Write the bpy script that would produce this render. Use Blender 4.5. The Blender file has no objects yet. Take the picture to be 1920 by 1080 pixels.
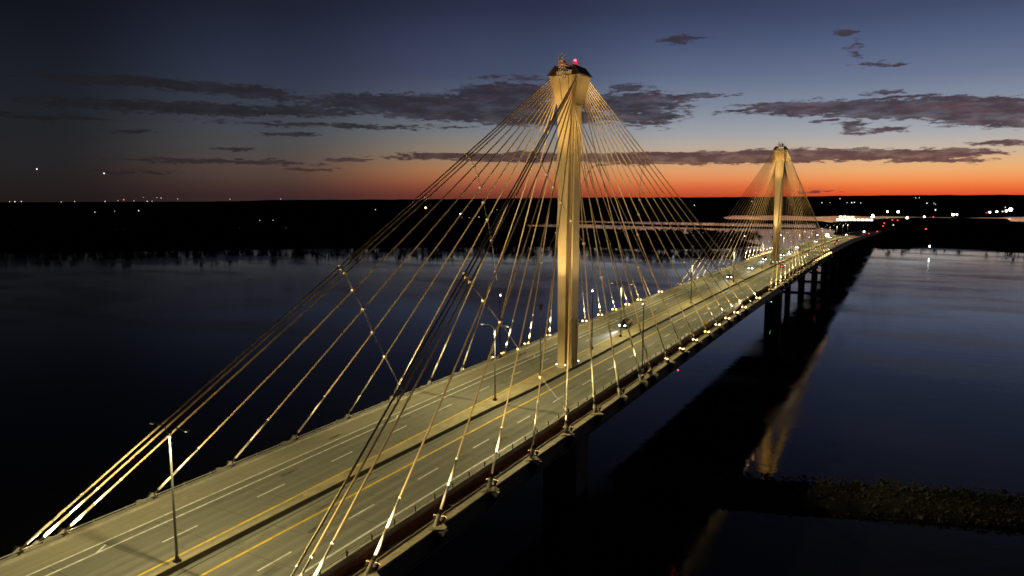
import bpy, bmesh, math, random
from mathutils import Vector, Matrix, noise
SC = bpy.context.scene
COL = SC.collection
R = math.radians
# ------------------------------------------------------------------ camera
F_PX, PITCH, YAW, ROLL = 1355.96, 0.1250, 0.5057, -0.0010
CAM = Vector((54.57, -119.74, 31.385))
cd = bpy.data.cameras.new('camera')
cd.sensor_width = 36.0
cd.lens = F_PX / 1920 * 36.0
cd.clip_start = 0.5
cd.clip_end = 60000
cam = bpy.data.objects.new('camera', cd)
COL.objects.link(cam)
_c, _s = math.cos(YAW), math.sin(YAW)
_f = Vector((-_s, _c, 0)); _r = Vector((_c, _s, 0)); _u = Vector((0, 0, 1))
_F = _f * math.cos(PITCH) - _u * math.sin(PITCH)
_U = _f * math.sin(PITCH) + _u * math.cos(PITCH)
_X = _r * math.cos(ROLL) + _U * math.sin(ROLL)
_Y = -_r * math.sin(ROLL) + _U * math.cos(ROLL)
m = Matrix.Identity(4)
for i in range(3):
    m[i][0] = _X[i]; m[i][1] = _Y[i]; m[i][2] = -_F[i]; m[i][3] = CAM[i]
cam.matrix_world = m
SC.camera = cam
# ------------------------------------------------------------------ view / render settings
SC.view_settings.view_transform = 'Standard'
SC.view_settings.look = 'None'
SC.view_settings.exposure = 0.0
SC.view_settings.gamma = 1.0
SC.view_settings.use_curve_mapping = False
SC.render.engine = 'CYCLES'
cy = SC.cycles
cy.max_bounces = 4; cy.diffuse_bounces = 2; cy.glossy_bounces = 3; cy.transmission_bounces = 2
cy.sample_clamp_indirect = 3.0
cy.caustics_reflective = False; cy.caustics_refractive = False
cy.use_light_tree = True
cy.filter_width = 1.65
try:
    cy.use_denoising = True
    cy.denoiser = 'OPENIMAGEDENOISE'
    cy.denoising_input_passes = 'RGB_ALBEDO_NORMAL'
except Exception:
    pass

def lin(r, g, b):
    f = lambda c: (c / 255 / 12.92) if c <= 10.3 else ((c / 255 + .055) / 1.055) ** 2.4
    return (f(r), f(g), f(b), 1.0)

# ------------------------------------------------------------------ dusk sky (world directions only: azimuth and elevation)
def azel(px, py):
    """azimuth (deg, from +y towards +x) and elevation (deg) of a direction seen at that place of the 1920 px photograph"""
    d = _X * ((px - 960) / F_PX) - _Y * ((py - 540) / F_PX) + _F
    d.normalize()
    return math.degrees(math.atan2(d.x, d.y)), math.degrees(math.asin(d.z))

W = bpy.data.worlds.new('World'); SC.world = W; W.use_nodes = True
NT = W.node_tree; NT.nodes.clear()
def nd(t, **k):
    n = NT.nodes.new(t)
    for a, b in k.items(): setattr(n, a, b)
    return n
def lk(a, b): NT.links.new(a, b)
def mth(op, a, b=None, c=None, clamp=False):
    n = nd('ShaderNodeMath', operation=op); n.use_clamp = clamp
    for i, v in enumerate((a, b, c)):
        if v is None: continue
        if isinstance(v, (int, float)): n.inputs[i].default_value = v
        else: lk(v, n.inputs[i])
    return n.outputs[0]
def mix(fac, a, b):
    n = nd('ShaderNodeMix', data_type='RGBA'); n.clamp_factor = True
    for i, v in ((0, fac), (6, a), (7, b)):
        if isinstance(v, (int, float)): n.inputs[i].default_value = v
        elif isinstance(v, tuple): n.inputs[i].default_value = v
        else: lk(v, n.inputs[i])
    return n.outputs[2]
def mrange(v, a, b, c=0.0, d=1.0, smooth=False):
    n = nd('ShaderNodeMapRange'); n.clamp = True
    n.interpolation_type = 'SMOOTHSTEP' if smooth else 'LINEAR'
    lk(v, n.inputs[0])
    for i, x in enumerate((a, b, c, d)): n.inputs[i + 1].default_value = x
    return n.outputs[0]
tc = nd('ShaderNodeTexCoord')
sx = nd('ShaderNodeSeparateXYZ'); lk(tc.outputs['Generated'], sx.inputs[0])
AZ = mth('MULTIPLY', mth('ARCTAN2', sx.outputs[0], sx.outputs[1]), 57.29578)
EL = mth('MULTIPLY', mth('ARCSINE', sx.outputs[2]), 57.29578)
ELF = mrange(EL, -2, 38)
# rows of colours up the sky (elevation by photo row) at five bearings
ROWS = (367, 350, 335, 318, 300, 275, 245, 200, 140, 80, 15)
STN = {
 100: ((33,27,27),(36,30,30),(37,32,32),(37,34,35),(36,35,37),(36,36,39),(34,35,39),(31,34,41),(27,31,40),(22,26,37),(17,21,31)),
 500: ((60,41,41),(70,50,47),(78,60,54),(84,67,60),(80,71,68),(76,73,74),(70,73,79),(58,63,78),(47,54,76),(38,44,66),(29,33,52)),
 960: ((122,58,44),(156,82,58),(178,106,70),(182,126,84),(168,134,102),(146,134,121),(122,126,133),(94,104,126),(68,78,108),(56,66,98),(41,48,76)),
 1300:((194,74,42),(216,106,62),(228,140,86),(222,158,108),(206,166,128),(182,168,154),(154,158,166),(124,136,158),(92,106,140),(70,84,122),(52,62,96)),
 1700:((222,78,38),(238,116,60),(243,150,87),(238,172,112),(222,178,132),(194,180,164),(166,168,174),(134,146,166),(104,118,150),(82,98,136),(62,75,112))}
def soft(c, y):      # a slightly greyer slate blue high up
    k = .17 if y <= 200 else .08 if y <= 245 else 0
    g = .35 * c[0] + .45 * c[1] + .2 * c[2]
    return tuple(v + (g - v) * k for v in c)
def ramp(px, dim=1.0):
    n = nd('ShaderNodeValToRGB'); lk(ELF, n.inputs[0]); cr = n.color_ramp
    pts = [((azel(px, y)[1] + 2) / 40, tuple(v * dim for v in lin(*soft(c, y))[:3]) + (1,)) for y, c in zip(ROWS, STN[px])]
    last = pts[-1][1]
    pts.append(((24 + 2) / 40, tuple(v * .30 for v in last[:3]) + (1,)))
    pts.append((1.0, tuple(v * .15 for v in last[:3]) + (1,)))
    while len(cr.elements) < len(pts): cr.elements.new(0.5)
    for e, (pp, c) in zip(cr.elements, pts): e.position = pp; e.color = c
    return n.outputs[0]
rm = {k: ramp(k) for k in STN}
azs = {k: azel(k, 369)[0] for k in STN}
STN[-900] = tuple(tuple(v * .72 for v in c) for c in STN[100])
rm[-900] = ramp(100, .5); azs[-900] = -100.0
SUN_AZ = 14.0
# distance in bearing from the afterglow; the sky is the same on both sides of it
DA = mth('ABSOLUTE', mth('WRAP', mth('SUBTRACT', AZ, SUN_AZ), 180.0, -180.0))
ks = sorted(STN, reverse=True)
ks = sorted(STN, reverse=True)
sky = rm[ks[0]]
for a, b in zip(ks[:-1], ks[1:]):
    sky = mix(mrange(DA, SUN_AZ - azs[a], SUN_AZ - azs[b], 0, 1, True), sky, rm[b])
# clouds: banks given by bearing and elevation, torn by noise
CL = [ # px, py, rx, ry, strength
 (800,196,230,20,1.1),(905,207,190,24,1.3),(945,178,85,24,1.3),(1010,222,130,16,1),(700,186,110,9,.9),(640,236,240,5,.55),
 (1190,194,95,24,1),(1212,218,70,24,.8),(1300,182,70,6,.9),(1180,165,40,9,.7),(1270,186,40,7,.6),
 (250,153,170,11,.8),(385,166,120,11,.8),(482,173,64,14,.9),(350,203,260,13,.85),(565,208,140,10,.8),(100,220,130,6,.6),
 (540,252,60,4,.8),(440,280,46,4,.6),(425,303,170,5,.8),(580,316,50,5,.7),(655,299,46,4,.7),(220,322,120,5,.45),(250,246,50,4,.5),
 (1050,295,290,9,1.5),(1400,294,330,12,1.7),(1700,290,160,9,1.4),(1760,301,95,6,1.2),(900,292,150,5,1.1),(1250,304,130,6,.9),
 (1555,201,165,15,1.35),(1720,204,180,18,1.5),(1850,210,120,26,1.4),(1905,230,70,12,.9),(1690,181,60,5,.8),(1775,184,66,8,.9),(1660,172,40,5,.7),
 (1275,73,40,10,.95),(1588,62,20,7,.9),(1600,92,14,20,.36),(1642,119,32,6,.55),(1676,120,28,4,.6),
 (1600,240,26,16,.75),(1660,243,42,6,.75),(1552,227,34,4,.6),(1375,209,26,4,.7),(1880,268,66,6,.9),(1530,358,60,2.5,.5),
 (925,145,34,4,.5),(987,147,30,6,.6),(560,185,60,6,.6),(1440,196,60,6,.6)]
vec = nd('ShaderNodeCombineXYZ')
# tear the outline of the banks with noise in bearing/elevation
npos = nd('ShaderNodeCombineXYZ'); lk(mth('MULTIPLY', AZ, .42), npos.inputs[0]); lk(mth('MULTIPLY', EL, 1.9), npos.inputs[1])
n1 = nd('ShaderNodeTexNoise'); n1.inputs['Scale'].default_value = .9; n1.inputs['Detail'].default_value = 7; n1.inputs['Roughness'].default_value = .62
lk(npos.outputs[0], n1.inputs['Vector'])
n2 = nd('ShaderNodeTexNoise'); n2.inputs['Scale'].default_value = 2.7; n2.inputs['Detail'].default_value = 6; n2.inputs['Roughness'].default_value = .65
lk(npos.outputs[0], n2.inputs['Vector'])
sp = nd('ShaderNodeSeparateColor'); lk(n1.outputs['Color'], sp.inputs[0])
lk(mth('ADD', AZ, mth('MULTIPLY', mth('SUBTRACT', sp.outputs[0], .5), 3.4)), vec.inputs[0])
lk(mth('ADD', EL, mth('MULTIPLY', mth('SUBTRACT', sp.outputs[1], .5), .9)), vec.inputs[1])
acc = None
for px, py, rx, ry, st in CL:
    a0, e0 = azel(px, py); a1, _ = azel(px + rx, py); _, e1 = azel(px, py - ry * .87)
    s = nd('ShaderNodeVectorMath', operation='SUBTRACT'); lk(vec.outputs[0], s.inputs[0]); s.inputs[1].default_value = (a0, e0, 0)
    d = nd('ShaderNodeVectorMath', operation='MULTIPLY'); lk(s.outputs[0], d.inputs[0]); d.inputs[1].default_value = (1 / abs(a1 - a0), 1 / abs(e1 - e0), 0)
    l = nd('ShaderNodeVectorMath', operation='LENGTH'); lk(d.outputs[0], l.inputs[0])
    v = mth('MULTIPLY_ADD', l.outputs['Value'], -st, st * 1.35)
    acc = v if acc is None else mth('MAXIMUM', acc, v)
dens = mth('ADD', acc, mth('MULTIPLY', mth('SUBTRACT', n2.outputs[0], .52), 2.35))
dens = mrange(dens, .06, .5, 0, 1, True)
# cloud tint follows bearing (afterglow) and elevation
cc = nd('ShaderNodeValToRGB'); lk(mrange(DA, 8, 78), cc.inputs[0])
cc.color_ramp.elements[0].position = 0; cc.color_ramp.elements[0].color = lin(66, 50, 58)
cc.color_ramp.elements[1].position = 1; cc.color_ramp.elements[1].color = lin(27, 26, 29)
e = cc.color_ramp.elements.new(.38); e.color = lin(49, 43, 53)
e = cc.color_ramp.elements.new(.68); e.color = lin(42, 39, 45)
low = mix(mrange(DA, 20, 72), lin(88, 56, 62), lin(40, 33, 36))
ctint = mix(mrange(EL, 2.4, 5.0), low, cc.outputs[0])
ctint = mix(mth('MULTIPLY', mrange(n1.outputs[0], .45, .7), .35), ctint, sky)
pink = mth('MULTIPLY', mth('MULTIPLY', mrange(sp.outputs[2], .47, .62), mrange(DA, 58, 12)), .26)
ctint = mix(pink, ctint, lin(118, 70, 70))
sky = mix(mth('MULTIPLY', dens, .93), sky, ctint)
bg = nd('ShaderNodeBackground'); lk(sky, bg.inputs[0]); bg.inputs[1].default_value = 1.0
ow = nd('ShaderNodeOutputWorld'); lk(bg.outputs[0], ow.inputs[0])

# ------------------------------------------------------------------ shape of the bridge deck
def zd(y):
    if y <= 650:
        return -3.03e-5 * ((y - 115) ** 2 - 13225) + 2.87e-3 * y
    return zd(650) - .0295 * (y - 650)
WATER = -23.5

# ------------------------------------------------------------------ materials
MATS = {}
def mat(name, col, rough=.7, metal=0.0, noise_scale=None, noise_amt=.25, bump=0.0, stretch=None, spec=.4, col2=None):
    if name in MATS: return MATS[name]
    M = bpy.data.materials.new(name); M.use_nodes = True
    t = M.node_tree; b = t.nodes['Principled BSDF']
    b.inputs['Roughness'].default_value = rough; b.inputs['Metallic'].default_value = metal
    b.inputs['Specular IOR Level'].default_value = spec
    c = tuple(col) + (1,)
    if noise_scale:
        g = t.nodes.new('ShaderNodeTexCoord'); mp = t.nodes.new('ShaderNodeMapping')
        if stretch: mp.inputs['Scale'].default_value = stretch
        t.links.new(g.outputs['Object'], mp.inputs[0])
        n = t.nodes.new('ShaderNodeTexNoise'); n.inputs['Scale'].default_value = noise_scale; n.inputs['Detail'].default_value = 6
        n.inputs['Roughness'].default_value = .6
        t.links.new(mp.outputs[0], n.inputs['Vector'])
        r = t.nodes.new('ShaderNodeValToRGB')
        lo = col2 if col2 else tuple(v * (1 - noise_amt) for v in col)
        r.color_ramp.elements[0].position = .3; r.color_ramp.elements[0].color = tuple(lo) + (1,)
        r.color_ramp.elements[1].position = .7; r.color_ramp.elements[1].color = tuple(min(1, v * (1 + noise_amt * .6)) for v in col) + (1,)
        t.links.new(n.outputs[0], r.inputs[0]); t.links.new(r.outputs[0], b.inputs['Base Color'])
        if bump:
            bp = t.nodes.new('ShaderNodeBump'); bp.inputs['Strength'].default_value = bump; bp.inputs['Distance'].default_value = .05
            t.links.new(n.outputs[0], bp.inputs['Height']); t.links.new(bp.outputs[0], b.inputs['Normal'])
    else:
        b.inputs['Base Color'].default_value = c
    MATS[name] = M
    return M
def glow(name, col, strength):
    if name in MATS: return MATS[name]
    M = bpy.data.materials.new(name); M.use_nodes = True
    t = M.node_tree; t.nodes.clear()
    e = t.nodes.new('ShaderNodeEmission'); e.inputs[0].default_value = tuple(col) + (1,); e.inputs[1].default_value = strength
    o = t.nodes.new('ShaderNodeOutputMaterial'); t.links.new(e.outputs[0], o.inputs[0])
    M.cycles.emission_sampling = 'NONE'
    MATS[name] = M
    return M

def road_material():
    M = bpy.data.materials.new('road_concrete'); M.use_nodes = True
    t = M.node_tree; b = t.nodes['Principled BSDF']; b.inputs['Roughness'].default_value = .85
    b.inputs['Specular IOR Level'].default_value = .08
    g = t.nodes.new('ShaderNodeTexCoord')
    def nz(scale, st, det=6):
        mp = t.nodes.new('ShaderNodeMapping'); mp.inputs['Scale'].default_value = st
        t.links.new(g.outputs['Object'], mp.inputs[0])
        n = t.nodes.new('ShaderNodeTexNoise'); n.inputs['Scale'].default_value = scale; n.inputs['Detail'].default_value = det
        n.inputs['Roughness'].default_value = .65
        t.links.new(mp.outputs[0], n.inputs['Vector']); return n.outputs[0]
    streak = nz(1.0, (1.1, .022, 1)); blot = nz(.16, (1, .45, 1)); fine = nz(4, (1, .5, 1))
    def mx(f, a, c2, mode='MIX'):
        n = t.nodes.new('ShaderNodeMix'); n.data_type = 'RGBA'; n.blend_type = mode; n.clamp_factor = True
        for i, v in ((0, f), (6, a), (7, c2)):
            if isinstance(v, (float, int)): n.inputs[i].default_value = v
            elif isinstance(v, tuple): n.inputs[i].default_value = v
            else: t.links.new(v, n.inputs[i])
        return n.outputs[2]
    def mr(v, a, c2, d=0.0, e2=1.0):
        n = t.nodes.new('ShaderNodeMapRange'); t.links.new(v, n.inputs[0])
        for i, x in enumerate((a, c2, d, e2)): n.inputs[i + 1].default_value = x
        return n.outputs[0]
    def mt(op, a, c2):
        n = t.nodes.new('ShaderNodeMath'); n.operation = op
        for i, v in enumerate((a, c2)):
            if isinstance(v, (float, int)): n.inputs[i].default_value = v
            else: t.links.new(v, n.inputs[i])
        return n.outputs[0]
    s = t.nodes.new('ShaderNodeSeparateXYZ'); t.links.new(g.outputs['Object'], s.inputs[0])
    # tyre-darkened wheel tracks along each lane
    lane = None
    for xc in (-8.6, -6.9, -5.4, -3.9, 4.4, 5.9, 7.7, 9.2):
        d = mt('ABSOLUTE', mt('SUBTRACT', s.outputs[0], xc), 0.0)
        v = mr(d, .15, .8, 1.0, 0.0)
        lane = v if lane is None else mt('MAXIMUM', lane, v)
    c = mx(mr(blot, .3, .7), (.21, .205, .175, 1), (.31, .30, .255, 1))
    c = mx(mt('MULTIPLY', mr(streak, .38, .66), .75), c, (.17, .165, .15, 1))
    c = mx(mt('MULTIPLY', mt('MULTIPLY', lane, mr(blot, .3, .6)), .6), c, (.15, .145, .135, 1))
    # slab joints across the deck
    jj = mt('ABSOLUTE', mt('SUBTRACT', mt('FRACT', mt('MULTIPLY', s.outputs[1], 1 / 5.108), 0), .5), 0.0)
    c = mx(mr(jj, .486, .496, 0, .62), c, (.09, .088, .08, 1))
    c = mx(mr(fine, .3, .7, 0, .18), c, (.12, .115, .1, 1))
    # oil drips and scattered dark stains, stretched along the traffic
    st1 = nz(.55, (1, .32, 1), 4)
    c = mx(mr(st1, .60, .70, 0, .5), c, (.075, .072, .062, 1))
    # the shoulders are paler, unworn concrete
    sh = mt('MAXIMUM', mr(s.outputs[0], -10.9, -10.6, 1.0, 0.0), mr(s.outputs[0], 10.6, 10.9, 0.0, 1.0))
    c = mx(mt('MULTIPLY', sh, .75), c, mx(mr(blot, .3, .7), (.33, .305, .235, 1), (.41, .375, .285, 1)))
    c = mx(mt('MULTIPLY', sh, mt('MULTIPLY', mr(streak, .42, .66), .4)), c, (.2, .185, .14, 1))
    t.links.new(c, b.inputs['Base Color'])
    return M
M_ROAD = road_material()
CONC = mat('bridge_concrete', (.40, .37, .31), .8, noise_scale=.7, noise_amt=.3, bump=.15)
MEDC = mat('median_concrete', (.36, .305, .19), .8, noise_scale=.5, noise_amt=.3, bump=.15)
PYLC = mat('pylon_concrete', (.40, .295, .145), .78, noise_scale=.35, noise_amt=.2, bump=.08, stretch=(1, 1, .4))
STEEL_BR = mat('weathered_brown_steel', (.18, .07, .034), .7, noise_scale=1.1, noise_amt=.45)
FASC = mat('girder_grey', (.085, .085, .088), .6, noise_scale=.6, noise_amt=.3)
POLEM = mat('lamp_pole_grey', (.15, .15, .145), .5, .3, noise_scale=3, noise_amt=.15)
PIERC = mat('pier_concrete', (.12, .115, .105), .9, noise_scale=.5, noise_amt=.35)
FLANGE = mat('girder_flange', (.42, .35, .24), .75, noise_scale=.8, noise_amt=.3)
GALV = mat('galvanised_steel', (.30, .30, .29), .5, .5, noise_scale=3, noise_amt=.15)
RAILM = mat('rail_steel', (.34, .33, .30), .62, .15, noise_scale=3, noise_amt=.2, spec=.2)
DARKM = mat('dark_metal', (.035, .033, .03), .5, .4)
CABLE = mat('yellow_cable_sheath', (.72, .53, .25), .48, noise_scale=1.5, noise_amt=.2)
SLEEVE = mat('pale_cable_pipe', (.80, .71, .52), .45, noise_scale=2, noise_amt=.12)
ROPE = mat('tie_rope', (.27, .24, .22), .45, .3)
PAINTW = mat('white_road_paint', (.84, .83, .76), .7, noise_scale=1.6, noise_amt=.42)
PAINTY = mat('yellow_road_paint', (.80, .56, .05), .7, noise_scale=1.6, noise_amt=.35)
ROOF = mat('pylon_cap_dark', (.035, .03, .028), .6)
BLACKG = mat('dark_ground', (.012, .012, .009), 1.0, spec=0.0, noise_scale=.02, noise_amt=.5)
TREE = mat('tree_dark', (.016, .017, .010), 1.0, spec=0.0, noise_scale=.3, noise_amt=.4)
BARK = mat('tree_bark', (.02, .017, .013), 1.0, spec=0.0, noise_scale=2, noise_amt=.3)
CORE = mat('dike_core', (.035, .034, .028), 1.0, spec=0.0, noise_scale=.6, noise_amt=.5)
ROCK = mat('dike_rock', (.085, .083, .075), 1.0, spec=0.1, noise_scale=1.2, noise_amt=.5, bump=.5)
GLASS = mat('car_glass', (.01, .011, .013), .08, 0, spec=.6)
TYRE = mat('tyre_rubber', (.018, .018, .018), .8)
RIM = mat('wheel_rim', (.35, .35, .36), .3, .9)
LAMPG = glow('flood_lens_glow', (1.0, .53, .19), 9)
WHITEG = glow('white_lamp_glow', (1.0, .97, .92), 16)
WARMG = glow('warm_lamp_glow', (1.0, .62, .28), 12)
HEADG = glow('headlamp_glow', (.93, .97, 1.0), 28)
TAILG = glow('tail_lamp_glow', (1.0, .05, .025), 5)
REDG = glow('red_beacon_glow', (1.0, .07, .11), 6)
REDN = glow('red_navigation_glow', (1.0, .05, .05), 6)
GRNG = glow('green_navigation_glow', (.25, 1.0, .75), 5)
STREETG = glow('street_lens_glow', (1.0, .86, .5), 6)
DOTG = glow('distant_white_glow', (1.0, .95, .9), 2.2)
DOTW = glow('distant_warm_glow', (1.0, .62, .36), 3.0)
DIMG = glow('distant_dim_glow', (1.0, .82, .7), .55)

# ------------------------------------------------------------------ mesh helpers
class MB:
    def __init__(s): s.v = []; s.f = []
    def box(s, c, h, rot=None):
        o = len(s.v)
        for x in (-1, 1):
            for y in (-1, 1):
                for z in (-1, 1):
                    p = Vector((x * h[0], y * h[1], z * h[2]))
                    if rot: p = rot @ p
                    s.v.append(p + Vector(c))
        for q in ((0,1,3,2),(4,6,7,5),(0,4,5,1),(2,3,7,6),(0,2,6,4),(1,5,7,3)): s.f.append([o + i for i in q])
        return s
    def tube(s, a, b, r0, r1=None, n=8, cap=True):
        r1 = r0 if r1 is None else r1
        a = Vector(a); b = Vector(b); d = (b - a).normalized()
        up = Vector((0, 0, 1)) if abs(d.z) < .9 else Vector((0, 1, 0))
        x = d.cross(up).normalized(); y = d.cross(x)
        o = len(s.v)
        for P, r in ((a, r0), (b, r1)):
            for k in range(n):
                t = 2 * math.pi * k / n
                s.v.append(P + x * (r * math.cos(t)) + y * (r * math.sin(t)))
        for k in range(n): s.f.append([o + k, o + (k + 1) % n, o + n + (k + 1) % n, o + n + k])
        if cap:
            s.f.append([o + k for k in range(n)][::-1]); s.f.append([o + n + k for k in range(n)])
        return s
    def path(s, pts, r, n=6):
        for a, b in zip(pts[:-1], pts[1:]): s.tube(a, b, r, r, n)
        return s
    def loft(s, rings, closed=True, cap=True):
        o = len(s.v); n = len(rings[0])
        for rg in rings: s.v += [Vector(p) for p in rg]
        for i in range(len(rings) - 1):
            for k in range(n if closed else n - 1):
                k2 = (k + 1) % n
                s.f.append([o + i * n + k, o + i * n + k2, o + (i + 1) * n + k2, o + (i + 1) * n + k])
        if cap and closed:
            s.f.append([o + k for k in range(n)][::-1]); s.f.append([o + (len(rings) - 1) * n + k for k in range(n)])
        return s
    def poly(s, pts):
        o = len(s.v); s.v += [Vector(p) for p in pts]; s.f.append(list(range(o, o + len(pts)))); return s
    def sphere(s, c, r, nu=8, nv=6, sc=(1, 1, 1)):
        rings = []
        for j in range(1, nv):
            t = math.pi * j / nv
            rings.append([(c[0] + r * sc[0] * math.sin(t) * math.cos(2 * math.pi * k / nu), c[1] + r * sc[1] * math.sin(t) * math.sin(2 * math.pi * k / nu), c[2] + r * sc[2] * math.cos(t)) for k in range(nu)])
        return s.loft(rings)
    def mesh(s, name, material, smooth=False, org=None):
        me = bpy.data.meshes.new(name)
        vs = [tuple(p - Vector(org)) for p in s.v] if org is not None else [tuple(p) for p in s.v]
        me.from_pydata(vs, [], s.f); me.update()
        bm = bmesh.new(); bm.from_mesh(me); bmesh.ops.recalc_face_normals(bm, faces=bm.faces); bm.to_mesh(me); bm.free()
        me.materials.append(material)
        if smooth:
            for p in me.polygons: p.use_smooth = True
        return me
    def build(s, name, material, parent=None, smooth=False, world=True):
        """verts are in world space unless world=False (then local to the parent)"""
        org = None
        if parent is not None and world: org = wloc(parent)
        ob = bpy.data.objects.new(name, s.mesh(name, material, smooth, org))
        COL.objects.link(ob)
        if parent is not None: ob.parent = parent
        return ob
def wloc(o):
    p = Vector(o.location)
    while o.parent: o = o.parent; p = p + Vector(o.location)
    return p
def tag(o, label=None, cat=None, group=None, kind=None):
    if label: o['label'] = label
    if cat: o['category'] = cat
    if group: o['group'] = group
    if kind: o['kind'] = kind
    return o
def thing(name, loc, label, cat, group=None, rz=0):
    o = bpy.data.objects.new(name, None); COL.objects.link(o)
    o.empty_display_size = .5
    o.location = loc; o.rotation_euler = (0, 0, rz)
    return tag(o, label, cat, group)
def nth(i):
    a = ['first', 'second', 'third', 'fourth', 'fifth', 'sixth', 'seventh', 'eighth', 'ninth', 'tenth', 'eleventh', 'twelfth', 'thirteenth', 'fourteenth', 'fifteenth', 'sixteenth', 'seventeenth', 'eighteenth', 'nineteenth']
    if i < 19: return a[i]
    t, u = divmod(i + 1, 10)
    return {2: 'twentieth', 3: 'thirtieth', 4: 'fortieth'}[t] if u == 0 else {2: 'twenty', 3: 'thirty', 4: 'forty'}[t] + ' ' + a[u - 1]
def kids(o): return [c for c in o.children]
def dup(o, parent=None):
    c = o.copy(); COL.objects.link(c)
    if parent is not None: c.parent = parent
    for k in kids(o): dup(k, c)
    return c
def lamp(name, kind, loc, energy, col, parent=None, aim=None, size=None, blend=.5, radius=.1):
    l = bpy.data.lights.new(name, kind); l.energy = energy; l.color = col
    l.shadow_soft_size = radius
    if kind == 'SPOT': l.spot_size = size; l.spot_blend = blend
    o = bpy.data.objects.new(name, l); COL.objects.link(o)
    o.location = Vector(loc)
    if aim is not None:
        o.rotation_euler = (Vector(aim)).to_track_quat('-Z', 'Y').to_euler()
    if parent is not None:
        o.parent = parent
    return o
ORD = ['innermost', 'second', 'third', 'fourth', 'fifth', 'sixth', 'seventh', 'eighth', 'ninth', 'tenth', 'outermost']

# ------------------------------------------------------------------ SETTING: river, land, hills
def sheet(name, pts, z, material, kind='structure'):
    m_ = MB(); m_.poly([(x, y, z) for x, y in pts]); o = m_.build(name, material); tag(o, kind=kind); return o
def water_material():
    M = bpy.data.materials.new('river_water'); M.use_nodes = True
    t = M.node_tree; b = t.nodes['Principled BSDF']
    b.inputs['Base Color'].default_value = (.010, .009, .007, 1); b.inputs['IOR'].default_value = 1.33
    b.inputs['Specular IOR Level'].default_value = .5
    b.inputs['Specular Tint'].default_value = (1.0, .82, .56, 1)
    g = t.nodes.new('ShaderNodeTexCoord')
    def nz(scale, st, det):
        mp = t.nodes.new('ShaderNodeMapping'); mp.inputs['Scale'].default_value = st; mp.inputs['Rotation'].default_value = (0, 0, .35)
        t.links.new(g.outputs['Object'], mp.inputs[0])
        n = t.nodes.new('ShaderNodeTexNoise'); n.inputs['Scale'].default_value = scale; n.inputs['Detail'].default_value = det
        t.links.new(mp.outputs[0], n.inputs['Vector']); return n.outputs[0]
    big = nz(.012, (1, 2.2, 1), 4); mid = nz(.16, (1, 1.5, 1), 3); small = nz(.9, (1, 1.3, 1), 3)
    r = t.nodes.new('ShaderNodeMapRange'); t.links.new(big, r.inputs[0])
    for i, x in enumerate((.42, .64, .035, .19)): r.inputs[i + 1].default_value = x
    t.links.new(r.outputs[0], b.inputs['Roughness'])
    ad = t.nodes.new('ShaderNodeMath'); ad.operation = 'MULTIPLY_ADD'; t.links.new(mid, ad.inputs[0]); ad.inputs[1].default_value = 3.0; t.links.new(small, ad.inputs[2])
    bp = t.nodes.new('ShaderNodeBump'); bp.inputs['Strength'].default_value = .3; bp.inputs['Distance'].default_value = .03
    t.links.new(ad.outputs[0], bp.inputs['Height']); t.links.new(bp.outputs[0], b.inputs['Normal'])
    return M
M_WATER = water_material()
sheet('river', [(-9000, -1500), (9000, -1500), (9000, 9000), (-9000, 9000)], WATER, M_WATER)

def land(name, outline, h, label_kind='structure', inset=6.0, material=BLACKG):
    """a low flat bank: outline at the water, rising to height h a few metres in"""
    n = len(outline); cx = sum(p[0] for p in outline) / n; cyy = sum(p[1] for p in outline) / n
    pts = []
    for i, (x, y) in enumerate(outline):
        x2, y2 = outline[(i + 1) % n]
        for k in range(6):
            t = k / 6; px, py = x + (x2 - x) * t, y + (y2 - y) * t
            j = noise.noise(Vector((px * .02, py * .02, 3))) * 7 + noise.noise(Vector((px * .08, py * .08, 9))) * 2.5
            if k == 0: j *= .4
            dx, dy = px - cx, py - cyy; L = math.hypot(dx, dy) + 1e-6
            pts.append((px + dx / L * j, py + dy / L * j))
    def ring(ins, z):
        out = []
        for x, y in pts:
            dx, dy = x - cx, y - cyy; L = math.hypot(dx, dy) + 1e-6
            out.append((x - dx / L * ins, y - dy / L * ins, z))
        return out
    m_ = MB(); m_.loft([ring(0, WATER - .6), ring(inset * .4, WATER + h * .6), ring(inset, WATER + h)])
    return tag(m_.build(name, material), kind=label_kind)

left_isle = [(-1500, -150), (-950, 90), (-737, 262), (-630, 360), (-490, 480), (-370, 573), (-264, 630), (-180, 628), (-118, 680), (-96, 740),
             (-150, 860), (-300, 1010), (-440, 1060), (-567, 1087), (-700, 960), (-790, 880), (-1010, 720), (-1240, 490), (-1700, 200)]
land('wooded_island', left_isle, 1.2)
thin_isle = [(-640, 1290), (-420, 1215), (-240, 1190), (-92, 1215), (-86, 1240), (-230, 1262), (-420, 1290), (-600, 1345)]
land('willow_island', thin_isle, 1.0)
right_bank = [(17, 770), (60, 796), (145, 778), (320, 752), (560, 715), (1000, 640), (2600, 600), (2600, 1250), (1100, 1440), (420, 1500), (265, 1990), (40, 1990), (-70, 1690), (-112, 1420), (-105, 1330), (-62, 1230), (-48, 1040), (-30, 930), (-16, 850)]
land('river_bank', right_bank, 3.0, inset=9)
spit = [(-1900, 1640), (-1000, 1470), (-690, 1462), (-330, 1475), (-130, 1480), (-95, 1530), (-120, 1620), (-330, 1660), (-395, 1850), (-430, 2200), (-1000, 2400), (-1900, 2300)]
land('levee_spit', spit, 2.0)
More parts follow.
